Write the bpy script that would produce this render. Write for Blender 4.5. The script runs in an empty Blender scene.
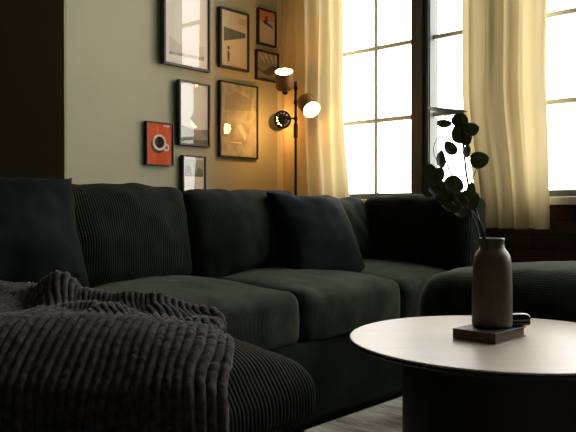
import bpy, bmesh, math, random
from mathutils import Vector, Matrix, noise
R = math.radians
C = bpy.context.scene.collection
random.seed(7)

# ------------------------------------------------------------------ camera
CAM_H = 0.80
cd = bpy.data.cameras.new('camera'); cam = bpy.data.objects.new('camera', cd); C.objects.link(cam)
cd.sensor_width = 36.0; cd.lens = 36.0 * 700 / 576; cd.clip_start = 0.05
cam.location = (0, 0, CAM_H); cam.rotation_euler = (R(90 - 0.5), 0, R(43))
bpy.context.scene.camera = cam

# ------------------------------------------------------------------ daylight and exposure
vs = bpy.context.scene.view_settings
vs.view_transform = 'Standard'; vs.look = 'None'; vs.gamma = 1.0; vs.exposure = 0.0; vs.use_curve_mapping = False
SKY = 8.5
w = bpy.data.worlds.new('sky'); bpy.context.scene.world = w; w.use_nodes = True
bg = w.node_tree.nodes['Background']; bg.inputs['Color'].default_value = (1.0, 0.985, 0.93, 1); bg.inputs['Strength'].default_value = SKY

W1 = (-2.93, -1.78); W2 = (-1.64, 0.55); SILL = 0.89; HEAD = 3.16    # window openings
WY = 3.56
def portal(x0, x1):
    l = bpy.data.lights.new('window_daylight', 'AREA'); l.shape = 'RECTANGLE'; l.size = x1 - x0; l.size_y = HEAD - SILL
    l.cycles.is_portal = True
    o = bpy.data.objects.new('window_daylight', l); C.objects.link(o)
    o.location = ((x0 + x1) / 2, WY + 0.10, (SILL + HEAD) / 2); o.rotation_euler = (R(-90), 0, 0)
portal(*W1); portal(*W2)

# ------------------------------------------------------------------ materials
def mat(name, col, rough=0.6, metal=0.0, spec=0.5, sheen=0.0, sheen_tint=None, coat=0.0):
    m = bpy.data.materials.new(name); m.use_nodes = True
    b = m.node_tree.nodes['Principled BSDF']
    b.inputs['Base Color'].default_value = (*col, 1); b.inputs['Roughness'].default_value = rough
    b.inputs['Metallic'].default_value = metal; b.inputs['Specular IOR Level'].default_value = spec
    b.inputs['Sheen Weight'].default_value = sheen; b.inputs['Coat Weight'].default_value = coat
    if sheen_tint: b.inputs['Sheen Tint'].default_value = (*sheen_tint, 1)
    b.inputs['Sheen Roughness'].default_value = 0.3
    return m
def nodes(m): return m.node_tree.nodes, m.node_tree.links, m.node_tree.nodes['Principled BSDF']
def ramp_noise(m, c0, c1, scale=(4, 4, 4), nscale=1.0, detail=4, lo=0.35, hi=0.65, bump=0.0, rough=0.5):
    n, l, b = nodes(m)
    tc = n.new('ShaderNodeTexCoord'); mp = n.new('ShaderNodeMapping'); mp.inputs['Scale'].default_value = scale
    nz = n.new('ShaderNodeTexNoise'); nz.inputs['Scale'].default_value = nscale; nz.inputs['Detail'].default_value = detail
    nz.inputs['Roughness'].default_value = rough
    cr = n.new('ShaderNodeValToRGB'); cr.color_ramp.elements[0].color = (*c0, 1); cr.color_ramp.elements[1].color = (*c1, 1)
    cr.color_ramp.elements[0].position = lo; cr.color_ramp.elements[1].position = hi
    l.new(tc.outputs['Object'], mp.inputs['Vector']); l.new(mp.outputs['Vector'], nz.inputs['Vector'])
    l.new(nz.outputs['Fac'], cr.inputs['Fac']); l.new(cr.outputs['Color'], b.inputs['Base Color'])
    if bump:
        bp = n.new('ShaderNodeBump'); bp.inputs['Strength'].default_value = 1.0; bp.inputs['Distance'].default_value = bump
        l.new(nz.outputs['Fac'], bp.inputs['Height']); l.new(bp.outputs['Normal'], b.inputs['Normal'])
    return m
def corduroy(name, c0, c1, axis, period, depth, sheen=0.16, tint=(0.62, 0.76, 0.54)):
    """ribbed velvet: wales across the given object axis, nap patches in the colour"""
    m = mat(name, c0, 0.85, spec=0.06, sheen=sheen, sheen_tint=tint)
    ramp_noise(m, c0, c1, (1, 1, 1), 5.0, 6, 0.36, 0.66, 0.0, 0.62)
    n, l, b = nodes(m)
    tc = n.new('ShaderNodeTexCoord'); sp = n.new('ShaderNodeSeparateXYZ'); l.new(tc.outputs['Object'], sp.inputs[0])
    nz = n.new('ShaderNodeTexNoise'); nz.inputs['Scale'].default_value = 6.0; l.new(tc.outputs['Object'], nz.inputs['Vector'])
    ma = n.new('ShaderNodeMath'); ma.operation = 'MULTIPLY_ADD'; ma.inputs[1].default_value = 0.012
    l.new(nz.outputs['Fac'], ma.inputs[0]); l.new(sp.outputs[axis], ma.inputs[2])
    mu = n.new('ShaderNodeMath'); mu.operation = 'MULTIPLY'; mu.inputs[1].default_value = math.pi / period
    l.new(ma.outputs[0], mu.inputs[0])
    si = n.new('ShaderNodeMath'); si.operation = 'SINE'; l.new(mu.outputs[0], si.inputs[0])
    ab = n.new('ShaderNodeMath'); ab.operation = 'ABSOLUTE'; l.new(si.outputs[0], ab.inputs[0])
    bp = n.new('ShaderNodeBump'); bp.inputs['Strength'].default_value = 1.0; bp.inputs['Distance'].default_value = depth
    l.new(ab.outputs[0], bp.inputs['Height']); l.new(bp.outputs['Normal'], b.inputs['Normal'])
    return m
def emission(name, col, strength):
    m = bpy.data.materials.new(name); m.use_nodes = True; n = m.node_tree.nodes; n.clear()
    e = n.new('ShaderNodeEmission'); e.inputs[0].default_value = (*col, 1); e.inputs[1].default_value = strength
    o = n.new('ShaderNodeOutputMaterial'); m.node_tree.links.new(e.outputs[0], o.inputs[0]); return m
def glass(name, ior=1.5, gain=1.0, rough=0.0):
    """thin pane: what lies behind it plus the reflection of the room"""
    m = bpy.data.materials.new(name); m.use_nodes = True; n = m.node_tree.nodes; l = m.node_tree.links; n.clear()
    t = n.new('ShaderNodeBsdfTransparent'); g = n.new('ShaderNodeBsdfGlossy'); g.inputs['Roughness'].default_value = rough
    lw = n.new('ShaderNodeLayerWeight'); lw.inputs['Blend'].default_value = .5
    f = n.new('ShaderNodeMath'); f.operation = 'POWER'; f.inputs[1].default_value = 5.0; l.new(lw.outputs['Facing'], f.inputs[0])
    f0 = ((ior - 1) / (ior + 1)) ** 2
    mu = n.new('ShaderNodeMath'); mu.operation = 'MULTIPLY_ADD'; mu.inputs[1].default_value = gain * (1 - f0); mu.inputs[2].default_value = gain * f0; mu.use_clamp = True
    x = n.new('ShaderNodeMixShader'); o = n.new('ShaderNodeOutputMaterial')
    l.new(f.outputs[0], mu.inputs[0]); l.new(mu.outputs[0], x.inputs[0]); l.new(t.outputs[0], x.inputs[1]); l.new(g.outputs[0], x.inputs[2])
    l.new(x.outputs[0], o.inputs[0]); return m

M = {}
M['sage'] = ramp_noise(mat('sage_paint', (.3, .3, .2), .7, spec=.3), (.435, .42, .292), (.46, .445, .312), (1, 1, 1), 2.5, 3)
M['brown'] = mat('brown_paint', (.42, .34, .21), .8, spec=.2)
M['ceil'] = mat('ceiling_paint', (.30, .28, .23), .9, spec=.1)
M['dark_wall'] = mat('dark_room_paint', (.10, .09, .07), .9, spec=.1)
M['floor'] = ramp_noise(mat('dark_boards', (.05, .04, .03), .5), (.035, .026, .018), (.06, .045, .03), (2, 14, 2), 2.0)
M['frame_black'] = mat('black_frame', (.010, .010, .010), .4)
M['steel'] = mat('black_window_steel', (.060, .066, .060), .5)
M['muntin'] = mat('glare_pale_bars', (.66, .66, .56), .45)  # dark bars paled: glare from the panes put into the base colour
M['ledge'] = mat('cream_sill_paint', (.72, .66, .52), .5)
M['glass'] = glass('window_glass', 1.45, .8)
M['pic_glass'] = glass('picture_glass', 1.5, 1.6, .012)
M['cord_lit'] = corduroy('green_corduroy_lit', (.0070, .0105, .0065), (.034, .045, .0305), 'Y', .0062, .0010, .50)  # paler copy of the sofa green, window light on the tops put into it
M['cord_back'] = corduroy('green_corduroy_wide_wale', (0.0066, 0.0094, 0.0058), (0.0144, 0.0192, 0.0120), 'Y', .0095, .0035)
M['cord_fine'] = corduroy('green_corduroy_fine', (0.0044, 0.0069, 0.0045), (0.0156, 0.0216, 0.0147), 'Y', .006, .0012)
M['cord_side'] = corduroy('green_corduroy_side', (0.0050, 0.0074, 0.0050), (0.0132, 0.0186, 0.0120), 'X', .0075, .0020, .24)
M['cord_otto'] = corduroy('green_corduroy_ottoman', (0.0066, 0.0088, 0.0052), (0.0132, 0.0168, 0.0102), 'Y', .0110, .0032, .22)
M['teal'] = ramp_noise(mat('teal_velvet', (.02, .03, .03), .85, spec=.05, sheen=.05, sheen_tint=(.4, .8, .75)), (.0021, .0045, .0043), (.0075, .0140, .0132), (1, 1, 1), 8.0, 5, .35, .68, .0015)
M['blanket'] = ramp_noise(mat('charcoal_plush', (.05, .05, .05), .9, spec=.06, sheen=.30, sheen_tint=(.78, .76, .76)), (.018, .0178, .0180), (.072, .070, .069), (1, 1, 1), 60.0, 3, .3, .7, .003)
M['table_top'] = ramp_noise(mat('pale_wood', (.5, .43, .36), .38, spec=.5), (.42, .35, .29), (.48, .405, .335), (1.5, 30, 4), 2.0, 4, .3, .7)
M['table_dark'] = mat('black_table_wood', (.010, .009, .009), .6, spec=.3)
M['ceramic'] = ramp_noise(mat('taupe_stoneware', (.2, .16, .13), .45), (.090, .066, .048), (.118, .088, .065), (1, 1, 1), 30.0, 3)
M['book_cover'] = mat('dark_green_cloth', (.018, .027, .025), .5)
M['book_spine'] = mat('brown_cloth', (.10, .060, .035), .6)
M['paper'] = mat('book_pages', (.16, .11, .075), .8)
M['gloss_black'] = mat('gloss_black', (.006, .006, .006), .12, spec=.8)
M['leaf'] = ramp_noise(mat('leaf_green', (.03, .045, .02), .45, spec=.4), (.055, .078, .034), (.090, .112, .052), (1, 1, 1), 40.0)
M['stem'] = mat('brown_stem', (.03, .02, .012), .7)
M['lamp_black'] = mat('lamp_black_metal', (.012, .011, .010), .4)
M['bronze'] = mat('lamp_bronze', (.40, .17, .045), .45, spec=.5)
M['lamp_white'] = mat('lamp_lining', (.8, .7, .5), .5)
M['bulb'] = emission('warm_bulb', (1.0, .62, .22), 45.0)
M['cord_wire'] = mat('black_cable', (.01, .01, .01), .5)
M['rug'] = ramp_noise(mat('worn_rug', (.25, .24, .2), .95, spec=.1), (.32, .315, .27), (.86, .84, .76), (2.2, 6.5, 1), 2.2, 8, .36, .62, .002, .65)
# leaves let some of the window light through
def add_translucent(m, col, fac):
    n, l, b = nodes(m); out = n['Material Output']
    t = n.new('ShaderNodeBsdfTranslucent'); t.inputs[0].default_value = (*col, 1)
    x = n.new('ShaderNodeMixShader'); x.inputs[0].default_value = fac
    l.new(b.outputs[0], x.inputs[1]); l.new(t.outputs[0], x.inputs[2]); l.new(x.outputs[0], out.inputs[0])
add_translucent(M['leaf'], (.14, .18, .07), .36)
def curtain_mat(name, c_front, c_through, fac):
    m = mat(name, c_front, .9, spec=.1); add_translucent(m, c_through, fac)
    n, l, b = nodes(m)
    tc = n.new('ShaderNodeTexCoord'); mp = n.new('ShaderNodeMapping'); mp.inputs['Scale'].default_value = (700, 700, 900)
    nz = n.new('ShaderNodeTexNoise'); nz.inputs['Scale'].default_value = 1.0
    l.new(tc.outputs['Object'], mp.inputs[0]); l.new(mp.outputs[0], nz.inputs['Vector'])
    bp = n.new('ShaderNodeBump'); bp.inputs['Distance'].default_value = .0006; l.new(nz.outputs['Fac'], bp.inputs['Height'])
    l.new(bp.outputs['Normal'], b.inputs['Normal']); return m
M['curtain'] = curtain_mat('cream_linen', (.62, .52, .32), (.58, .47, .26), .32)
def brick_mat():
    m = mat('dark_brick', (.04, .02, .015), .85, spec=.2); n, l, b = nodes(m)
    tc = n.new('ShaderNodeTexCoord'); mp = n.new('ShaderNodeMapping'); mp.inputs['Rotation'].default_value = (R(90), 0, 0)
    br = n.new('ShaderNodeTexBrick'); br.inputs['Scale'].default_value = 1.0
    br.inputs['Brick Width'].default_value = .22; br.inputs['Row Height'].default_value = .075; br.inputs['Mortar Size'].default_value = .006
    br.inputs['Color1'].default_value = (.055, .026, .018, 1); br.inputs['Color2'].default_value = (.035, .018, .013, 1); br.inputs['Mortar'].default_value = (.02, .016, .013, 1)
    l.new(tc.outputs['Object'], mp.inputs[0]); l.new(mp.outputs[0], br.inputs['Vector']); l.new(br.outputs['Color'], b.inputs['Base Color'])
    bp = n.new('ShaderNodeBump'); bp.inputs['Distance'].default_value = .006; bp.invert = True
    l.new(br.outputs['Fac'], bp.inputs['Height']); l.new(bp.outputs['Normal'], b.inputs['Normal']); return m
M['brick'] = brick_mat()

# ------------------------------------------------------------------ mesh helpers
def obj(name, bm, m, parent=None, smooth=False, loc=(0, 0, 0), rot=(0, 0, 0), recalc=True):
    me = bpy.data.meshes.new(name)
    if recalc: bmesh.ops.recalc_face_normals(bm, faces=bm.faces)
    if smooth:
        for f in bm.faces: f.smooth = True
    bm.to_mesh(me); bm.free()
    for mm in (m if isinstance(m, (list, tuple)) else [m]): me.materials.append(M[mm] if isinstance(mm, str) else mm)
    o = bpy.data.objects.new(name, me); C.objects.link(o); o.location = loc; o.rotation_euler = rot
    if parent: o.parent = parent
    return o
def tag(o, label, cat, group=None):
    o['label'] = label; o['category'] = cat
    if group: o['group'] = group
    return o
def thing(name, label, cat, loc=(0, 0, 0), rz=0.0, group=None):
    o = bpy.data.objects.new(name, None); C.objects.link(o); o.location = loc; o.rotation_euler = (0, 0, rz)
    o.empty_display_size = .1
    return tag(o, label, cat, group)
def struct(o): o['kind'] = 'structure'; return o
def box(bm, x0, x1, y0, y1, z0, z1, bevel=0.0, mi=0):
    r = bmesh.ops.create_cube(bm, size=1.0); vv = r['verts']
    for v in vv: v.co = Vector((x0 + (v.co.x + .5) * (x1 - x0), y0 + (v.co.y + .5) * (y1 - y0), z0 + (v.co.z + .5) * (z1 - z0)))
    fs = list({f for v in vv for f in v.link_faces})
    for f in fs: f.material_index = mi
    if bevel:
        es = list({e for v in vv for e in v.link_edges})
        bmesh.ops.bevel(bm, geom=es, offset=bevel, segments=3, affect='EDGES', profile=.5)
    return bm
def B(*a, **k): return box(bmesh.new(), *a, **k)
def poly(bm, pts, mi=0):
    f = bm.faces.new([bm.verts.new(p) for p in pts]); f.material_index = mi; return f
def lathe(bm, prof, seg=48, mtx=None, mi=0, cap=False):
    """revolve (radius, height) pairs about local z"""
    rings = []
    for r, z in prof:
        if r < 1e-6: rings.append([bm.verts.new((0, 0, z))])
        else: rings.append([bm.verts.new((r * math.cos(2 * math.pi * k / seg), r * math.sin(2 * math.pi * k / seg), z)) for k in range(seg)])
    for a, b in zip(rings[:-1], rings[1:]):
        for k in range(seg):
            k2 = (k + 1) % seg
            if len(a) == 1 and len(b) == 1: continue
            if len(a) == 1: f = bm.faces.new((a[0], b[k], b[k2]))
            elif len(b) == 1: f = bm.faces.new((a[k], a[k2], b[0]))
            else: f = bm.faces.new((a[k], a[k2], b[k2], b[k]))
            f.material_index = mi
    if mtx is not None: bmesh.ops.transform(bm, matrix=mtx, verts=[v for rg in rings for v in rg])
    return bm
def tube(bm, pts, rad, seg=8):
    pts = [Vector(p) for p in pts]; rad = rad if isinstance(rad, (list, tuple)) else [rad] * len(pts)
    rings = []; up = Vector((.3, .2, 1)).normalized()
    for i, p in enumerate(pts):
        t = (pts[min(i + 1, len(pts) - 1)] - pts[max(i - 1, 0)]).normalized()
        a = t.cross(up)
        if a.length < .05: a = t.cross(Vector((1, 0, 0)))
        a.normalize(); b = t.cross(a)
        rings.append([bm.verts.new(p + rad[i] * (math.cos(2 * math.pi * k / seg) * a + math.sin(2 * math.pi * k / seg) * b)) for k in range(seg)])
    for a, b in zip(rings[:-1], rings[1:]):
        for k in range(seg): bm.faces.new((a[k], a[(k + 1) % seg], b[(k + 1) % seg], b[k]))
    bm.faces.new(rings[0]); bm.faces.new(rings[-1]); return bm
def smooth_path(pts, n=8):
    P = [Vector(p) for p in pts]; P = [2 * P[0] - P[1]] + P + [2 * P[-1] - P[-2]]; out = []
    for i in range(1, len(P) - 2):
        for k in range(n):
            t = k / n; a, b, c, d = P[i - 1], P[i], P[i + 1], P[i + 2]
            out.append(.5 * ((2 * b) + (c - a) * t + (2 * a - 5 * b + 4 * c - d) * t * t + (3 * b - a - 3 * c + d) * t ** 3))
    out.append(P[-2]); return out
def aim(p, axis):
    """matrix taking local z to the axis, at p"""
    return Matrix.Translation(Vector(p)) @ Vector(axis).to_track_quat('Z', 'Y').to_matrix().to_4x4()
def nz3(x, y, z): return noise.noise(Vector((x, y, z)))
def sm(a, b, x):
    t = max(0.0, min(1.0, (x - a) / (b - a))); return t * t * (3 - 2 * t)

def soft_box(w, d, h, r, puff=(0, 0, 0), seed=0, wr=.006, n=(30, 30, 16), top_only=False, corner=0.0, ex=4):
    """upholstered block, centred: rounded edges, faces puffed outwards, soft wrinkles"""
    bm = bmesh.new(); hx, hy, hz = w / 2, d / 2, h / 2; cache = {}
    def P(a, b, c):
        key = (round(a, 5), round(b, 5), round(c, 5))
        if key in cache: return cache[key]
        p = Vector((a * hx, b * hy, c * hz)); q = Vector([max(-(H - r), min(H - r, t)) for H, t in zip((hx, hy, hz), p)])
        dlt = p - q
        if dlt.length > 1e-9: p = q + dlt.normalized() * r
        u, v, t = p.x / hx, p.y / hy, p.z / hz
        p.x += (1 if u > 0 else -1) * puff[0] * abs(u) ** 3 * (1 - v * v) * (1 - t * t)
        p.y += (1 if v > 0 else -1) * puff[1] * abs(v) ** 3 * (1 - u * u) * (1 - t * t)
        p.z += (0 if top_only and t < 0 else (1 if t > 0 else -1)) * puff[2] * abs(t) ** 2 * (1 - abs(u) ** ex) * (1 - abs(v) ** ex)
        if corner:                                       # pinched corners of a loose cushion
            k = (abs(a * b)) ** 4
            p.z += corner * k * (1 if c > 0 else 0)
        f = 5.0
        nv = Vector((nz3(p.x * f + seed, p.y * f, p.z * f), nz3(p.x * f, p.y * f + seed + 9, p.z * f), nz3(p.x * f, p.y * f, p.z * f + seed + 5)))
        f = 14.0
        nv += .45 * Vector((nz3(p.x * f + seed, p.y * f, p.z * f), nz3(p.x * f, p.y * f + seed + 9, p.z * f), nz3(p.x * f, p.y * f, p.z * f + seed + 5)))
        v_ = bm.verts.new(p + nv * wr); cache[key] = v_; return v_
    nx, ny, nzz = n
    def face(nu, nv, fn):
        for i in range(nu):
            for j in range(nv):
                a0, a1, b0, b1 = -1 + 2 * i / nu, -1 + 2 * (i + 1) / nu, -1 + 2 * j / nv, -1 + 2 * (j + 1) / nv
                bm.faces.new([P(*fn(a, b)) for a, b in ((a0, b0), (a1, b0), (a1, b1), (a0, b1))])
    for s in (-1, 1):
        face(nx, ny, lambda a, b: (a, b, s)); face(nx, nzz, lambda a, b: (a, s, b)); face(ny, nzz, lambda a, b: (s, a, b))
    return bm
def pillow(w, h, t, seed=0, n=40, wr=.006):
    """knife-edge throw pillow standing in local xz, thickness along y"""
    bm = bmesh.new(); g = {}
    for s in (-1, 1):
        for i in range(n + 1):
            for j in range(n + 1):
                u, v = -1 + 2 * i / n, -1 + 2 * j / n; edge = i in (0, n) or j in (0, n)
                if edge and s == 1 and (i, j, -1) in g: g[(i, j, 1)] = g[(i, j, -1)]; continue
                pin = 1 - .075 * (1 - v * v) * abs(u) ** 3; pin2 = 1 - .075 * (1 - u * u) * abs(v) ** 3
                th = t / 2 * ((1 - u ** 2) * (1 - v ** 2)) ** .42
                x, z = u * w / 2 * pin, v * h / 2 * pin2
                k = nz3(x * 6 + seed, z * 6, s * 2) + .5 * nz3(x * 15 + seed, z * 15, s * 3)
                y = s * th + wr * k * (0 if edge else 1)
                g[(i, j, s)] = bm.verts.new((x + wr * .6 * nz3(z * 9, seed, 1), y, z + wr * .8 * nz3(x * 9, seed, 4)))
    for s in (-1, 1):
        for i in range(n):
            for j in range(n): bm.faces.new([g[(a, b, s)] for a, b in ((i, j), (i + 1, j), (i + 1, j + 1), (i, j + 1))])
    return bm

# ------------------------------------------------------------------ room shell
WX = -3.35                                                           # picture wall
WF = 3.50                                                            # inner face of the window wall
X0, X1, Y0, CH = -5.2, 3.3, -3.2, 3.5
struct(obj('floor', B(X0, X1, Y0, 3.8, -.1, 0), 'floor'))
struct(obj('ceiling', B(X0, X1, Y0, 3.8, CH, CH + .1), 'ceil'))
struct(obj('wall_left', B(WX - .25, WX, 1.893, 3.8, 0, CH), 'sage'))
struct(obj('wall_return', B(X0, WX - .25, 1.893, 2.1, 0, CH), 'brown'))
bm = bmesh.new(); poly(bm, [(WX - .25, 1.892, 0), (WX, 1.892, 0), (WX, 1.892, CH), (WX - .25, 1.892, CH)])
r_ = bmesh.ops.extrude_face_region(bm, geom=bm.faces[:])
for v in [e for e in r_['geom'] if isinstance(e, bmesh.types.BMVert)]: v.co.y -= .012
struct(obj('trim_1', bm, 'brown'))
bm = bmesh.new()
box(bm, WX, X1, WF, 3.61, 0, SILL - .03); box(bm, WX, X1, WF, 3.61, HEAD, CH)
box(bm, WX, W1[0], WF, 3.61, SILL - .03, HEAD); box(bm, W1[1], W2[0], WF, 3.61, SILL - .03, HEAD); box(bm, W2[1], X1, WF, 3.61, SILL - .03, HEAD)
struct(obj('wall_far', bm, 'brick'))
bm = bmesh.new(); box(bm, WX, W1[0] - .002, WF - .015, WF, 0, CH)
struct(obj('trim_2', bm, 'ledge'))
struct(obj('wall_right', B(X1, X1 + .1, Y0, 3.8, 0, CH), 'dark_wall'))
struct(obj('wall_rear', B(X0, X1, Y0 - .1, Y0, 0, CH), 'dark_wall'))
struct(obj('wall_side', B(X0 - .1, X0, Y0, 2.1, 0, CH), 'dark_wall'))

BARS = [1.353, 1.80, 2.247, 2.694]
def window(i, x0, x1, mulls, cols):
    o = bpy.data.objects.new('window_%d' % i, None); C.objects.link(o); o.location = ((x0 + x1) / 2, WY, SILL); struct(o)
    cx = (x0 + x1) / 2
    def L(bm, a, b, z0, z1, y0=-.035, y1=.035): box(bm, a - cx, b - cx, y0, y1, z0 - SILL, z1 - SILL, .003)
    bm = bmesh.new(); L(bm, x0, x1, SILL - .028, SILL + .012); L(bm, x0, x1, HEAD - .05, HEAD)
    L(bm, x0, x0 + .05, SILL + .012, HEAD - .05); L(bm, x1 - .05, x1, SILL + .012, HEAD - .05); obj('frame', bm, 'steel', o)
    for a, b in mulls:
        bm = bmesh.new(); L(bm, a, b, SILL + .012, HEAD - .05, -.05, .04); L(bm, a + .045, b - .045, SILL + .012, HEAD - .05, -.065, -.05)
        L(bm, b - .022, b - .006, SILL + .012, HEAD - .05, -.058, -.05); obj('mullion', bm, 'steel', o)
    bm = bmesh.new()
    segs = [x0 + .05] + [t for m_ in mulls for t in m_] + [x1 - .05]
    for k in range(0, len(segs), 2):
        for z in BARS: L(bm, segs[k], segs[k + 1], z - .013, z + .013, -.014, .014)
    for c in cols: L(bm, c - .012, c + .012, SILL + .012, HEAD - .05, -.013, .013)
    obj('muntin', bm, 'muntin', o)
    bm = bmesh.new(); poly(bm, [(x0 + .01 - cx, 0, 0), (x1 - .01 - cx, 0, 0), (x1 - .01 - cx, 0, HEAD - SILL - .01), (x0 + .01 - cx, 0, HEAD - SILL - .01)]); obj('glass', bm, 'glass', o, recalc=False)
    bm = bmesh.new(); box(bm, x0 - cx, x1 - cx, -.09, -.036, -.065, -.024, .004); obj('sill', bm, 'ledge', o)
    return o
window(1, W1[0], W1[1], [(-2.285, -2.155)], [-2.565, -1.87])
window(2, W2[0], W2[1], [(-.62, -.50)], [-1.31, -.965, -.15, .2])

# ------------------------------------------------------------------ curtains
def curtain(name, xa, xb, z0, z1, folds, amp, y, seed, label, inset=(0, 0)):
    """hanging sheet; xa/xb give the left and right hem at (top, middle, bottom)"""
    t = thing(name, label, 'curtain', (0, y, 0), 0, 'curtains beside the windows')
    bm = bmesh.new(); nu, nv = 200, 46; g = []
    for j in range(nv + 1):
        v = j / nv; row = []; z = z1 + (z0 - z1) * v
        def q(tr):
            a, b, c = tr; return a + (b - a) * sm(0, .55, v) + (c - b) * sm(.70, 1, v)
        for i in range(nu + 1):
            u = i / nu
            ph = 2 * math.pi * folds * (u + .045 * nz3(u * 4 + seed, v * .8, seed) + .02 * math.sin(2.3 * u * 6 + seed))
            s = math.sin(ph); dep = amp * (.65 + .35 * nz3(u * 7, seed, v)) * (.75 + .25 * v)
            yy = dep * (s + .3 * math.sin(2 * ph + 1.3 + v)) + .012 * nz3(u * 9 + seed, v * 5, 3)
            xx = q(xa) + (q(xb) - q(xa)) * u + .010 * math.cos(ph) + .006 * nz3(u * 3, v * 4, seed)
            row.append(bm.verts.new((xx, yy, z + (.006 * nz3(u * 6, seed, 2) if j == nv else 0))))
        g.append(row)
    for j in range(nv):
        for i in range(nu): bm.faces.new((g[j][i], g[j][i + 1], g[j + 1][i + 1], g[j + 1][i]))
    obj('fabric', bm, 'curtain', t, True)
    return t
curtain('curtain', (-3.25, -3.24, -3.22), (-2.69, -2.685, -2.63), .70, 3.30, 5.5, .035, 3.39, 2.0, 'cream curtain hanging in the corner behind the floor lamp')
curtain('curtain', (-1.87, -1.895, -1.80), (-1.475, -1.425, -1.405), .705, 3.30, 4.5, .032, 3.40, 5.0, 'cream curtain hanging between the two windows beside the leafy branches')

# ------------------------------------------------------------------ pictures on the sage wall
def picture(name, y0, y1, z0, z1, label, yaw, mats, art, thick=.030, bar=.014, cat='picture', fmat='frame_black'):
    """frame whose back touches the wall; art(bm, w, h) draws the print in (y, z) with x out of the wall"""
    cy, w_, h_ = (y0 + y1) / 2, y1 - y0, z1 - z0
    t = thing(name, label, cat, (WX + .5 * w_ * math.sin(abs(R(yaw))), cy, z0), R(yaw), 'framed pictures on the sage wall')
    bm = bmesh.new(); hw = w_ / 2
    box(bm, 0, thick, -hw, -hw + bar, 0, h_, .0015); box(bm, 0, thick, hw - bar, hw, 0, h_, .0015)
    box(bm, 0, thick, -hw + bar, hw - bar, 0, bar, .0015); box(bm, 0, thick, -hw + bar, hw - bar, h_ - bar, h_, .0015)
    box(bm, 0, .004, -hw + bar, hw - bar, bar, h_ - bar)
    obj('frame', bm, fmat, t)
    bm = bmesh.new(); xin = thick - .010
    box(bm, .004, xin, -hw + bar, hw - bar, bar, h_ - bar)
    art(bm, hw - bar, bar, h_ - bar, xin); obj('print', bm, mats, t)
    bm = bmesh.new(); poly(bm, [(thick - .005, -hw + bar, bar), (thick - .005, hw - bar, bar), (thick - .005, hw - bar, h_ - bar), (thick - .005, -hw + bar, h_ - bar)]); obj('glazing', bm, 'pic_glass', t, recalc=False)
    return t
def pm(name, col, rough=.8): return mat(name, col, rough, spec=.1)
P_CREAM = pm('print_cream', (.62, .54, .41)); P_WHITE = pm('print_white', (.80, .76, .67)); P_TEAL = pm('print_slate_teal', (.085, .115, .10))
P_DARK = pm('print_dark', (.05, .05, .045)); P_PINK = pm('print_coral', (.62, .24, .13)); P_GREY = pm('print_grey', (.26, .26, .22)); P_ORANGE = pm('print_orange', (.72, .10, .015), .5)
P_CUP = pm('print_cup_white', (.75, .70, .62)); P_SKETCH = pm('print_pale_grey', (.42, .40, .31)); P_TAN = pm('print_tan', (.45, .30, .16))
P_PALE = pm('print_pale', (.66, .62, .54)); P_BROWN = pm('print_coffee', (.035, .016, .010))
ramp_noise(P_SKETCH, (.26, .26, .21), (.46, .44, .35), (1, 1, 1), 14.0, 6, .35, .62)
def flat(bm, pts, x, mi): poly(bm, [(x, a, b) for a, b in pts], mi)
def disc(bm, cy, cz, r, x, mi, n=28, r0=None, sy=1.0, a0=0.0, a1=2 * math.pi):
    if r0 is None: flat(bm, [(cy + sy * r * math.cos(2 * math.pi * k / n), cz + r * math.sin(2 * math.pi * k / n)) for k in range(n)], x, mi); return
    for k in range(n):
        a, b = a0 + (a1 - a0) * k / n, a0 + (a1 - a0) * (k + 1) / n
        flat(bm, [(cy + sy * q * math.cos(e), cz + q * math.sin(e)) for q, e in ((r0, a), (r, a), (r, b), (r0, b))], x, mi)
E1, E2, E3 = .0004, .0008, .0012
def art_large(bm, w, z0, z1, x):
    flat(bm, [(-w + .03, z0 + .05), (w - .03, z0 + .05), (w - .03, z0 + .14), (-w * .1, z0 + .10), (-w + .03, z0 + .16)], x + E1, 1)
    flat(bm, [(-w + .03, z0 + .05), (w - .03, z0 + .05), (w - .03, z0 + .075), (-w + .03, z0 + .065)], x + E2, 2)
def art_pennant(bm, w, z0, z1, x):
    H = z1 - z0
    flat(bm, [(-w + .022, z0 + H * .44), (-w + .022, z0 + H * .70), (w - .015, z0 + H * .66), (w - .015, z0 + H * .58)], x + E1, 1)
    for k, (a, b, c) in enumerate(((.42, .95, .90), (.30, .95, .86), (.36, .92, .82))):     # faint lines of small print, upper right
        flat(bm, [(w * a, z0 + H * (c - .012)), (w * b, z0 + H * (c - .012)), (w * b, z0 + H * (c + .012)), (w * a, z0 + H * (c + .012))], x + E1, 2)
    flat(bm, [(-w * .52, z0 + .03), (-w * .38, z0 + .03), (-w * .36, z0 + .085), (-w * .45, z0 + .11), (-w * .54, z0 + .085)], x + E1, 3)
    disc(bm, -w * .45, z0 + .118, .011, x + E2, 3, 14)
def art_boat(bm, w, z0, z1, x):
    H = z1 - z0
    flat(bm, [(-w, z0 + H * .66), (w, z0 + H * .72), (w, z1), (-w, z1)], x + E1, 1)
    flat(bm, [(-w * .45, z0 + H * .62), (w * .8, z0 + H * .50), (w * .75, z0 + H * .58), (-w * .1, z0 + H * .70), (-w * .45, z0 + H * .72)], x + E2, 2)
    flat(bm, [(-w * .2, z0 + H * .70), (w * .05, z0 + H * .66), (w * .05, z0 + H * .84), (-w * .12, z0 + H * .86)], x + E2, 2)
    for k in range(3): flat(bm, [(-w * .6, z0 + H * (.90 + .03 * k)), (w * (.3 + .2 * k), z0 + H * (.90 + .03 * k)), (w * (.3 + .2 * k), z0 + H * (.905 + .03 * k)), (-w * .6, z0 + H * (.905 + .03 * k))], x + E2, 3)
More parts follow.
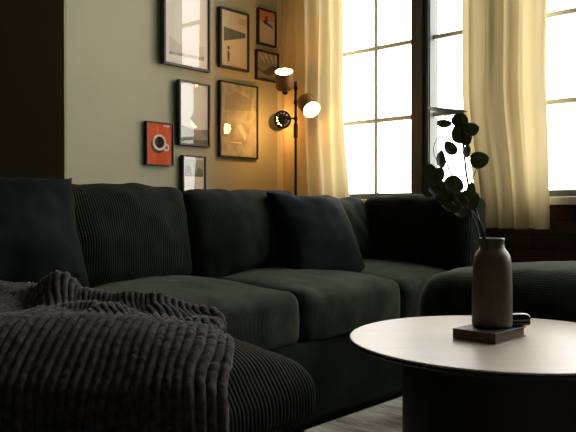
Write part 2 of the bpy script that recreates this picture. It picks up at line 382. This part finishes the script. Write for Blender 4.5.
def art_hills(bm, w, z0, z1, x):
    H = z1 - z0
    n = 14
    def hill(a, b, mi, e):
        top = [(-w + 2 * w * k / n, z0 + H * (a + b * math.sin(k * .42 + a * 7))) for k in range(n + 1)]
        flat(bm, [(-w, z0)] + [(w, z0)] + top[::-1], x + e, mi)
    hill(.68, .10, 1, E1); hill(.44, .12, 2, E2); hill(.24, .08, 1, E3)
    for k in range(4): flat(bm, [(-w * .8 + k * .05, z0 + H * .95), (-w * .7 + k * .05, z0 + H * .95), (-w * .2 + k * .04, z0 + H * .62), (-w * .25 + k * .04, z0 + H * .62)], x + .0016, 3)
def art_sketch(bm, w, z0, z1, x):
    H = z1 - z0
    flat(bm, [(-w * .5, z0 + H * .18), (w * .15, z0 + H * .18), (w * .15, z0 + H * .20), (-w * .5, z0 + H * .20)], x + E1, 1)
    flat(bm, [(-w * .1, z0 + H * .42), (w * .35, z0 + H * .22), (w * .40, z0 + H * .32), (w * .1, z0 + H * .46)], x + E1, 1)
    flat(bm, [(-w * .8, z0 + H * .62), (w * .7, z0 + H * .66), (w * .75, z0 + H * .82), (-w * .2, z0 + H * .90), (-w * .75, z0 + H * .80)], x + E1, 2)
def art_shore(bm, w, z0, z1, x):
    H = z1 - z0
    flat(bm, [(-w, z0), (w, z0), (w, z0 + H * .09), (-w, z0 + H * .05)], x + E2, 2)
    flat(bm, [(-w, z0 + H * .03), (w, z0 + H * .09), (w, z0 + H * .26), (-w * .1, z0 + H * .24), (-w, z0 + H * .30)], x + E1, 1)
def art_cup(bm, w, z0, z1, x):
    H = z1 - z0; cy, cz = -w * .02, z0 + H * .53
    disc(bm, cy - .010, cz - .013, .050, x + E1, 3, 26)              # printed shade of the cup in the photo on the card
    disc(bm, cy, cz, .047, x + E2, 1, 30); disc(bm, cy, cz + .001, .034, x + E3, 2, 26)
    disc(bm, cy + .048, cz - .026, .022, x + E3, 1, 16, r0=.012)
    flat(bm, [(w * .30, z1 - .018), (w * .78, z1 - .018), (w * .78, z1 - .008), (w * .30, z1 - .008)], x + E1, 1)
def art_card(bm, w, z0, z1, x):
    H = z1 - z0
    flat(bm, [(-w + .012, z0 + H * .48), (w - .01, z0 + H * .48), (w - .01, z1 - .015), (-w + .012, z1 - .015)], x + E1, 1)
    flat(bm, [(-w + .012, z0 + H * .48), (-w * .2, z0 + H * .48), (-w * .25, z0 + H * .72), (-w * .6, z0 + H * .80), (-w + .012, z0 + H * .70)], x + E2, 2)
    flat(bm, [(w * .1, z0 + H * .48), (w - .01, z0 + H * .48), (w - .01, z0 + H * .66), (w * .4, z0 + H * .74)], x + E2, 2)
picture('picture_frame', 2.485, 2.851, 1.652, 2.20, 'largest black framed picture, topmost on the left, glass full of window glare', 2.5, [P_WHITE, P_PALE, P_SKETCH], art_large, .034)
picture('picture_frame', 2.938, 3.192, 1.703, 2.084, 'dark framed cream poster with a slate pennant shape', 0, [P_CREAM, P_TEAL, P_TAN, P_DARK], art_pennant, .030)
picture('picture_frame', 3.280, 3.452, 1.908, 2.150, 'small dark framed cream print with coral sky and dark boat shape', 0, [P_CREAM, P_PINK, P_TEAL, P_TAN], art_boat, .026, .010)
picture('picture_frame', 3.264, 3.475, 1.670, 1.868, 'small picture of grey hills just above the lit lamp head', 0, [P_SKETCH, P_GREY, P_TEAL, P_WHITE], art_hills, .026, .009)
picture('picture_frame', 2.940, 3.277, 1.137, 1.620, 'large thin framed pale grey sketch beside the floor lamp', 0, [P_SKETCH, P_CREAM, P_GREY], art_sketch, .026, .010)
picture('picture_frame', 2.600, 2.854, 1.188, 1.577, 'black framed pale shoreline picture right above the small card frame', 3.6, [P_WHITE, P_GREY, P_DARK], art_shore, .030, .012)
picture('picture_frame', 2.378, 2.569, 1.059, 1.311, 'small orange picture of a white coffee cup seen from above', -1.5, [P_ORANGE, P_CUP, P_BROWN, P_DARK], art_cup, .030, .007)
picture('picture_frame', 2.634, 2.822, .885, 1.130, 'lowest small frame, half hidden by the sofa back cushions', 2.5, [P_WHITE, P_SKETCH, P_TEAL], art_card, .028, .009)

# ------------------------------------------------------------------ rug
bm = bmesh.new(); box(bm, -1.15, 1.15, -1.35, 1.35, 0, .008, .003)
tag(obj('area_rug', bm, 'rug', None, False, (-.520, 1.48, 0)), 'worn pale grey rug under the coffee table in front of the sofa', 'rug')

# ------------------------------------------------------------------ sectional sofa
SF = -1.68                                                            # front of the seats
sofa = thing('sectional_sofa', 'long dark green corduroy sofa along the picture wall turning the corner', 'sofa', (-2.10, 1.85, 0))
def S(x, y, z): return (x + 2.10, y - 1.85, z)
def part(name, bm, m, x, y, z, rot=(0, 0, 0), parent=sofa): return obj(name, bm, m, parent, True, S(x, y, z), rot)
part('base', soft_box(.92, 2.64, .318, .012, (0, 0, 0), 1, .002, (16, 40, 8)), 'cord_fine', SF - .465, 1.845, .161)
part('back_frame', soft_box(.14, 2.80, .68, .05, (0, 0, 0), 2, .004, (8, 50, 16)), 'cord_fine', -2.60, 1.86, .342)
part('back_frame', soft_box(.80, .14, .66, .05, (0, 0, 0), 3, .004, (30, 8, 16)), 'cord_side', -2.095, 3.23, .335)
for k, (y0, y1) in enumerate(((.55, 1.20), (1.21, 1.875), (1.88, 2.52), (2.525, 3.14))):
    part('seat_cushion', soft_box(.86, y1 - y0 + .004, .195, .045, (.02, .003, .052), 10 + 3 * k, .009, (44, 40, 14), True, 0, 2.4), 'cord_lit', SF - .425, (y0 + y1) / 2, .405)
def back_cushion(y0, y1, m, seed, lean=8, top=.90, t=.22, x=-2.29):
    h = top - .505
    part('back_cushion', soft_box(t, y1 - y0, h, .05, (.05, .012, .006), seed, .018, (20, 40, 32)), m, x, (y0 + y1) / 2, .505 + h / 2, (0, R(-lean), 0))
back_cushion(.45, 1.08, 'cord_back', 31); back_cushion(1.10, 1.775, 'cord_back', 37, 12, .885); back_cushion(1.79, 2.445, 'cord_fine', 44, 12, .87); back_cushion(2.455, 3.02, 'cord_fine', 52, 12, .85)
h = .37
part('back_cushion', soft_box(.62, .20, h, .045, (.01, .03, .004), 61, .008, (30, 14, 24)), 'cord_side', -1.93, 3.06, .50 + h / 2, (R(-6), 0, 0))

# throw pillows
tp = tag(obj('throw_pillow', pillow(.47, .46, .20, 3, 44, .008), 'teal', None, True, (-2.07, 2.42, .665), (0, 0, 0)), 'square dark teal velvet pillow leaning on the middle of the sofa', 'pillow', 'teal pillows on the sofa')
tp.rotation_euler = (R(-27), R(3), R(86))
tp2 = tag(obj('throw_pillow', pillow(.66, .46, .22, 11, 44, .012), 'teal', None, True, (-2.09, .91, .69), (R(-18), 0, R(90))), 'large dark teal pillow at the left end behind the bunched blanket', 'pillow', 'teal pillows on the sofa')

# ottoman pushed up to the near seats (mostly under the blanket)
ot = thing('ottoman', 'domed green wide ribbed ottoman pushed against the sofa under the blanket', 'ottoman', (-1.355, .99, .008), 0, 'green corduroy ottomans')
obj('base', soft_box(.52, .46, .25, .03, (0, 0, 0), 71, .002, (16, 16, 8)), 'cord_otto', ot, True, (0, .035, .155))
obj('cushion', soft_box(.57, .50, .15, .06, (.012, .010, .088), 73, .005, (50, 50, 18), True, 0, 2.2), 'cord_otto', ot, True, (0, .035, .345))
for a in (-1, 1):
    for b in (-1, 1): obj('foot', B(-.025, .025, -.025, .025, 0, .031, .004), 'table_dark', ot, False, (a * .2, .035 + b * .17, 0))
# ottoman under the windows
o2 = thing('ottoman', 'wide plump green ottoman under the windows behind the coffee table', 'ottoman', (-.62, 2.50, .008), 0, 'green corduroy ottomans')
obj('base', soft_box(1.56, .50, .26, .03, (0, 0, 0), 81, .002, (30, 16, 8)), 'cord_side', o2, True, (0, 0, .16))
obj('cushion', soft_box(1.64, .58, .25, .10, (.02, .012, .055), 83, .007, (70, 36, 20), True, 0, 3), 'cord_lit', o2, True, (0, 0, .43))
for a in (-1, 1):
    for b in (-1, 1): obj('foot', B(-.025, .025, -.025, .025, 0, .031, .004), 'table_dark', o2, False, (a * .7, b * .2, 0))

# ------------------------------------------------------------------ throw blanket, tossed diagonally over the ottoman and the near seat
def blanket():
    bm = bmesh.new(); per = .0200; nu, nv = 300, 250
    # local axes: a = along the folded edge, f = away from it, z = up
    def lerp_tab(tab, x):
        if x <= tab[0][0]: return tab[0][1]
        for (xa, ya), (xb, yb) in zip(tab[:-1], tab[1:]):
            if x <= xb: t = (x - xa) / (xb - xa); t = t * t * (3 - 2 * t); return ya + (yb - ya) * t
        return tab[-1][1]
    pk = [(-.95, .60), (-.80, .60), (-.70, .585), (-.665, .575), (-.60, .618), (-.545, .580), (-.50, .572), (-.44, .565), (-.36, .548), (-.24, .528), (-.17, .512), (-.12, .485)]
    P = {}
    for i in range(nu + 1):
        a = -.95 + .83 * i / nu + .0
        for j in range(nv + 1):
            v = j / nv
            edge = sm(-.20, -.12, a)
            bend_f = 1.328 + .030 * nz3(a * 5, 1.3, 0) + .02 * edge; bend_z = .460 + .016 * nz3(a * 8, 4.2, 0) - .022 * edge
            cr_f = 1.55; cr_z = .553 - .03 * edge + .006 * nz3(a * 6, 8, 0) - .02 * sm(-.45, -.15, a)
            back_f = 2.02 - .10 * sm(-.5, -.12, a)
            if v < .30:                                              # hanging side
                t = v / .30; z = .10 + (bend_z - .055 - .10) * t; f = bend_f - .085 * (1 - t)
            elif v < .40:                                            # rounded bend
                t = (v - .30) / .10; z = bend_z - .055 * (1 - t) ** 1.7; f = bend_f + .026 * t ** 1.7
            elif v < .62:                                            # straight ribs rising to the crest
                t = (v - .40) / .22; f = bend_f + .026 + (cr_f - bend_f - .026) * t; z = bend_z + (cr_z - bend_z) * (t ** .9) + .012 * math.sin(t * math.pi)
            else:                                                    # bunched folds behind the crest
                t = (v - .62) / .38; f = cr_f + (back_f - cr_f) * t
                top = lerp_tab(pk, a * (1.72 / 1.72))
                z = cr_z + (top - cr_z) * sm(.15, .70, t) - .16 * sm(.80, 1.0, t)
                env = sm(0, .18, t) * (1 - .5 * edge)
                w1 = f * 26 + 5 * nz3(a * 3.2, f * 3, 2) + a * 3
                z += env * (.016 * math.sin(w1) + .020 * nz3(a * 7, f * 14, 5) + .012 * nz3(a * 15, f * 22, 9) - .010)
                f += env * .012 * math.sin(w1 + 1.2)
            P[i, j] = (a - .045 * edge * sm(.55, .8, v), f, z, v)
    for i in range(nu + 1):                                          # relax the cross-section
        col = [P[i, j] for j in range(nv + 1)]
        for _ in range(14):
            col = [col[0]] + [(c[0], (p[1] + 2 * c[1] + q[1]) / 4, (p[2] + 2 * c[2] + q[2]) / 4, c[3]) for p, c, q in zip(col, col[1:], col[2:])] + [col[-1]]
        for j in range(nv + 1): P[i, j] = col[j]
    V = {}
    cs, sn = math.cos(R(43)), math.sin(R(43))
    for k, (a, f, z, v) in P.items():
        V[k] = bm.verts.new((cs * a - sn * f, sn * a + cs * f, z))
    for i in range(nu):
        for j in range(nv): bm.faces.new((V[i, j], V[i + 1, j], V[i + 1, j + 1], V[i, j + 1]))
    bm.normal_update()
    up = Vector((sn, -cs, .6)).normalized()
    mv = {}
    for k, vv in V.items():
        a, f, z, v = P[k]; n = vv.normal if vv.normal.dot(up) > 0 else -vv.normal
        b = sm(.60, .68, v)
        warp = .010 * nz3(a * 6, f * 7 + z * 4, 3) + b * (.07 * nz3(a * 3.0, f * 5, 7) + .45 * (f - 1.56) * sm(-.62, -.3, a) - .95 * (f - 1.56) * (1 - sm(-.74, -.60, a)))
        s = abs(math.sin(math.pi * (a + warp) / per)); rib = s ** 1.1
        fuzz = nz3(a * 90, f * 90 + z * 60, 1) * .0016 + nz3(a * 35, f * 40 + z * 30, 6) * .002
        mv[k] = n * (.0135 * rib + fuzz * 1.0)
    for k, d in mv.items(): V[k].co += d
    o = obj('throw_blanket', bm, 'blanket', None, True)
    md = o.modifiers.new('thickness', 'SOLIDIFY'); md.thickness = .006; md.offset = -1
    return tag(o, 'bunched charcoal ribbed plush blanket draped over the ottoman', 'blanket')
blanket()

# ------------------------------------------------------------------ coffee table
TZ = .47; TC = (-.825, 1.690)
tb = thing('coffee_table', 'round coffee table with pale wood top and black drum base', 'table', (TC[0], TC[1], .008))
hz = TZ - .008
obj('tabletop', lathe(bmesh.new(), [(0, hz - .006), (.370, hz - .006), (.386, hz - .005), (.389, hz - .003), (.389, hz - .001), (.387, hz), (0, hz)], 128), 'table_top', tb, False, (0, 0, 0), (0, 0, R(43)))
obj('apron', lathe(bmesh.new(), [(0, hz - .026), (.345, hz - .026), (.378, hz - .016), (.388, hz - .010), (.388, hz - .0062), (0, hz - .0062)], 96), 'table_dark', tb, False)
obj('pedestal', lathe(bmesh.new(), [(0, 0), (0.248, 0), (0.251, .004), (0.251, hz - .030), (0.248, hz - .0265), (0, hz - .0265)], 96), 'table_dark', tb, False)['label'] = 'black drum base'

# book on the table
def cam_xy(lat, z): return (-math.sin(R(43)) * z + math.cos(R(43)) * lat, math.cos(R(43)) * z + math.sin(R(43)) * lat)
bx, by = cam_xy(.5235, 1.812)
bk = thing('book', 'closed hardback book with dark cover lying flat under the vase', 'book', (bx, by, TZ), R(43 + 45))
bw, bh, bt = .158, .120, .026
obj('pages', B(-bw / 2 + .004, bw / 2 - .004, -bh / 2 + .004, bh / 2 - .004, .003, bt - .003), 'paper', bk)
bm = bmesh.new(); box(bm, -bw / 2, bw / 2, -bh / 2, bh / 2, bt - .003, bt, .0008); box(bm, -bw / 2, bw / 2, -bh / 2, bh / 2, 0, .003, .0008); obj('cover', bm, 'book_cover', bk)
bm = bmesh.new(); box(bm, -bw / 2 - .003, -bw / 2 + .002, -bh / 2, bh / 2, 0, bt, .001); obj('spine', bm, 'book_spine', bk)

# vase
vx, vy = cam_xy(.5330, 1.826); VZ = TZ + bt
vase = thing('vase', 'tall taupe stoneware bottle vase standing on the book', 'vase', (vx, vy, VZ))
prof = [(0, 0), (.047, 0), (.0505, .003), (.0515, .010), (.0510, .09), (.0490, .155), (.0478, .170), (.0450, .184), (.0390, .195), (.0335, .202), (.0312, .207), (.0305, .214), (.0305, .222),
        (.0315, .2265), (.0312, .2300), (.0290, .2310), (.0270, .2290), (.0265, .2200), (.0265, .205), (.035, .190), (.043, .17), (.045, .10), (.045, .012), (0, .010)]
obj('body', lathe(bmesh.new(), prof, 64), 'ceramic', vase, True)

# small glossy case behind the vase on the book
gx, gy = cam_xy(.592, 1.838)
case = thing('eyeglass_case', 'small glossy black rounded case behind the vase on the book', 'case', (gx, gy, VZ), R(43 + 20))
obj('body', soft_box(.086, .042, .016, .0075, (0, 0, 0), 5, 0, (40, 20, 12)), 'gloss_black', case, True, (0, 0, .008))
obj('lid', soft_box(.087, .043, .018, .0085, (0, 0, .006), 6, 0, (40, 20, 12), True), 'gloss_black', case, True, (0, 0, .0185))

# leafy branches in the vase (x = across, y = away, z = up from the vase foot)
pl = thing('leafy_branch', 'dark green leafy branches with round leaves in the taupe vase', 'plant', (vx, vy, VZ), R(43))
def px(x, y, dep=0.0): return Vector(((x - 492) / 381.0, dep, (326 - y) / 381.0))
def stem(pts, r0, r1):
    p = smooth_path(pts, 6); n = len(p); obj('stem', tube(bmesh.new(), p, [r0 + (r1 - r0) * k / (n - 1) for k in range(n)], 7), 'stem', pl, True)
base = px(490, 318)
stem([base, px(487, 270), px(483, 238), px(477, 212, .01), px(468, 182, .005), px(464, 155), px(461, 128, -.005), px(459, 118)], .0042, .0020)
stem([base, px(485, 262, .02), px(480, 230, .03), px(466, 198, .03), px(452, 170, .03), px(443, 148, .02), px(441, 132, .01), px(447, 112)], .0030, .0011)
stem([base, px(486, 260, -.02), px(478, 225, -.03), px(462, 208, -.04), px(446, 196, -.045), px(430, 186, -.05)], .0034, .0015)
stem([px(470, 188, .005), px(473, 175, -.01), px(477, 163, -.015)], .0016, .0010)
stem([px(452, 170, .03), px(440, 161, .03), px(435, 150, .02), px(438, 139, .015), px(444, 134, .01)], .0010, .0006)
def leaf(bm, c, wd, ln, ang, nrm, cup=.15):
    """oval leaf: centre, width, length, angle of its length from the vertical, facing direction"""
    n = Vector(nrm).normalized(); y = Vector((math.sin(R(ang)), 0, math.cos(R(ang)))); y = (y - n * y.dot(n)).normalized(); x = y.cross(n)
    nu, nv = 8, 12; g = {}
    for s in (0, 1):
        for j in range(nv + 1):
            t = -1 + 2 * j / nv; hw = wd / 2 * (max(0, 1 - t * t)) ** .55 * (1 - .18 * t)
            for i in range(nu + 1):
                u = -1 + 2 * i / nu; e = i in (0, nu) or j in (0, nv)
                if s and e: g[s, i, j] = g[0, i, j]; continue
                k = -cup * wd * (1 - u * u) * (1 - t * t) + .02 * ln * t * t - .0012 * math.exp(-(u * 5) ** 2)
                g[s, i, j] = bm.verts.new(Vector(c) + x * u * hw + y * t * ln / 2 + n * (k + (.0008 if s else 0)))
    for s in (0, 1):
        for i in range(nu):
            for j in range(nv):
                q = [g[s, i, j], g[s, i + 1, j], g[s, i + 1, j + 1], g[s, i, j + 1]]
                q = [v for k_, v in enumerate(q) if v not in q[:k_]]
                if len(q) > 2:
                    try: bm.faces.new(q)
                    except ValueError: pass
LEAVES = [  # x, y, width px, length px, angle, depth, facing
    (447, 111.5, 15, 34, 84, 0, (.1, -.42, 1)), (445, 124, 8, 14, 75, .01, (.2, -1, .6)), (459.5, 121.5, 13, 14, 20, -.005, (0, -1, .2)),
    (470, 130.5, 11, 15, 70, -.01, (.2, -1, .3)), (459.5, 135, 15, 17, -20, -.01, (-.1, -1, .2)), (466, 139, 10, 13, 40, 0, (.3, -1, 0)),
    (452, 148, 11, 14, -25, .02, (.2, -1, .4)), (443.5, 159, 9, 16, 10, .03, (.5, -1, .2)), (466.5, 152, 8, 12, 35, 0, (.6, -1, .1)),
    (477.5, 161, 13, 16.5, 78, -.015, (0, -1, .15)), (427, 177, 13, 22, -10, -.05, (-.2, -1, .4)), (432, 188, 14, 18, 30, -.055, (.2, -1, .5)), (449, 185, 15, 17, 10, -.05, (0, -1, .6)),
    (467, 200, 16, 17, 60, -.03, (.1, -1, .2)), (441, 197, 14, 17, 60, -.05, (0, -1, .5)), (455, 201, 14, 16, -50, -.04, (.1, -1, .6)), (460, 211, 13, 18, 80, -.03, (0, -1, .8)),
    (447, 207, 12, 17, -70, -.05, (0, -1, .9)), (472, 190, 9, 13, 20, .01, (.5, -1, .1)), (424, 190, 10, 15, -30, -.045, (-.3, -1, .3)), (436, 175, 9, 13, 30, -.04, (.3, -1, .4))]
for x, y, a, b, ang, dep, n in LEAVES:
    bm = bmesh.new(); leaf(bm, px(x, y, dep), 1.3 * a / 381, 1.22 * b / 381, ang, n); obj('leaf', bm, 'leaf', pl, True)

# ------------------------------------------------------------------ floor lamp behind the sofa
LX, LY = -2.965, 3.250
lp = thing('floor_lamp', 'black three headed floor lamp with glowing bronze heads behind the sofa', 'lamp', (LX, LY, 0), R(43))   # x = right, y = away from the seats
obj('base', lathe(bmesh.new(), [(0, 0), (.12, 0), (.125, .004), (.125, .016), (.118, .022), (.016, .026), (.012, .05), (0, .05)], 48), 'lamp_black', lp, True)
obj('pole', tube(bmesh.new(), [(0, 0, .03), (0, 0, 1.20), (0, 0, 1.604)], .0085, 14), 'lamp_black', lp, True)
obj('switch', lathe(bmesh.new(), [(0, 0), (.012, .001), (.0135, .006), (.0135, .085), (.012, .09), (0, .091)], 20, Matrix.Translation((0, 0, 1.250))), 'lamp_black', lp, True)
def head(p, ax, joint, vents, lab, pw):
    ax = Vector(ax).normalized(); m = aim(p, ax); r, ln = .057, .115       # p = centre of the closed back
    bm = bmesh.new()
    if vents:
        lathe(bm, [(r, .002), (r, ln), (r - .003, ln), (r - .003, .006), (r - .015, .005), (r - .015, .0)], 40, m, 0)
        lathe(bm, [(r, .002), (r - .003, -.002), (r - .015, 0)], 40, m, 0)
        lathe(bm, [(0, -.004), (.032, -.003), (.034, 0), (.032, .004), (0, .004)], 32, m, 0)
        for k in range(12):
            q = bmesh.ops.create_cube(bm, size=1.0)['verts']
            bmesh.ops.transform(bm, matrix=m @ Matrix.Rotation(2 * math.pi * k / 12, 4, 'Z') @ Matrix.Translation((.038, 0, .001)) @ Matrix.Diagonal((.022, .0160, .004, 1)), verts=q)
    else:
        lathe(bm, [(0, 0), (.030, 0), (r - .006, .003), (r, .010), (r, ln), (r - .002, ln)], 40, m, 0); lathe(bm, [(r - .002, ln), (r - .003, ln - .002), (r - .003, .012), (0, .008)], 40, m, 1)
        bmesh.ops.remove_doubles(bm, verts=bm.verts, dist=1e-5)
    sh = obj('lamp_head', bm, ['bronze', 'lamp_white'] if not vents else 'lamp_black', lp, True)
    if lab: sh['label'] = lab
    bm = bmesh.new(); lathe(bm, [(0, -.036), (.014, -.035), (.017, -.030), (.017, -.001 if not vents else -.008), (0, -.001 if not vents else -.006)], 20, m)
    if not vents: obj('socket', bm, 'lamp_black', sh, True)
    else: bm.free()
    bm = bmesh.new(); bmesh.ops.create_uvsphere(bm, u_segments=24, v_segments=16, radius=.036, matrix=m @ Matrix.Translation((0, 0, .074)) @ Matrix.Diagonal((1, 1, 1.1, 1))); obj('bulb', bm, 'bulb', sh, True)
    obj('arm', tube(bmesh.new(), [(0, 0, joint), Vector((p[0] * .55, p[1] * .55, joint)), Vector(p) - ax * .012 * (0 if vents else 1)], .0055, 10), 'lamp_black', lp, True)
    obj('collar', lathe(bmesh.new(), [(0, -.012), (.0125, -.012), (.0125, .012), (0, .012)], 20, Matrix.Translation((0, 0, joint))), 'lamp_black', lp, True)
    l = bpy.data.lights.new('lamp_light', 'POINT'); l.energy = pw; l.color = (1.0, .43, .10); l.shadow_soft_size = .035
    o = bpy.data.objects.new('lamp_light', l); C.objects.link(o); o.parent = lp; o.location = Vector(p) + ax * (.112 - .004)
head((-.068, -.01, 1.558), (-.04, -.60, .9), 1.567, False, 'bronze head turned up, glowing', 4)
head((.057, -.01, 1.485), (.36, -.72, -.62), 1.475, False, 'bronze head turned down towards the sofa, glowing', 4)
head((-.080, -.05, 1.362), (-.34, .94, -.06), 1.372, True, 'black head turned to the wall, light in its vents', 7)
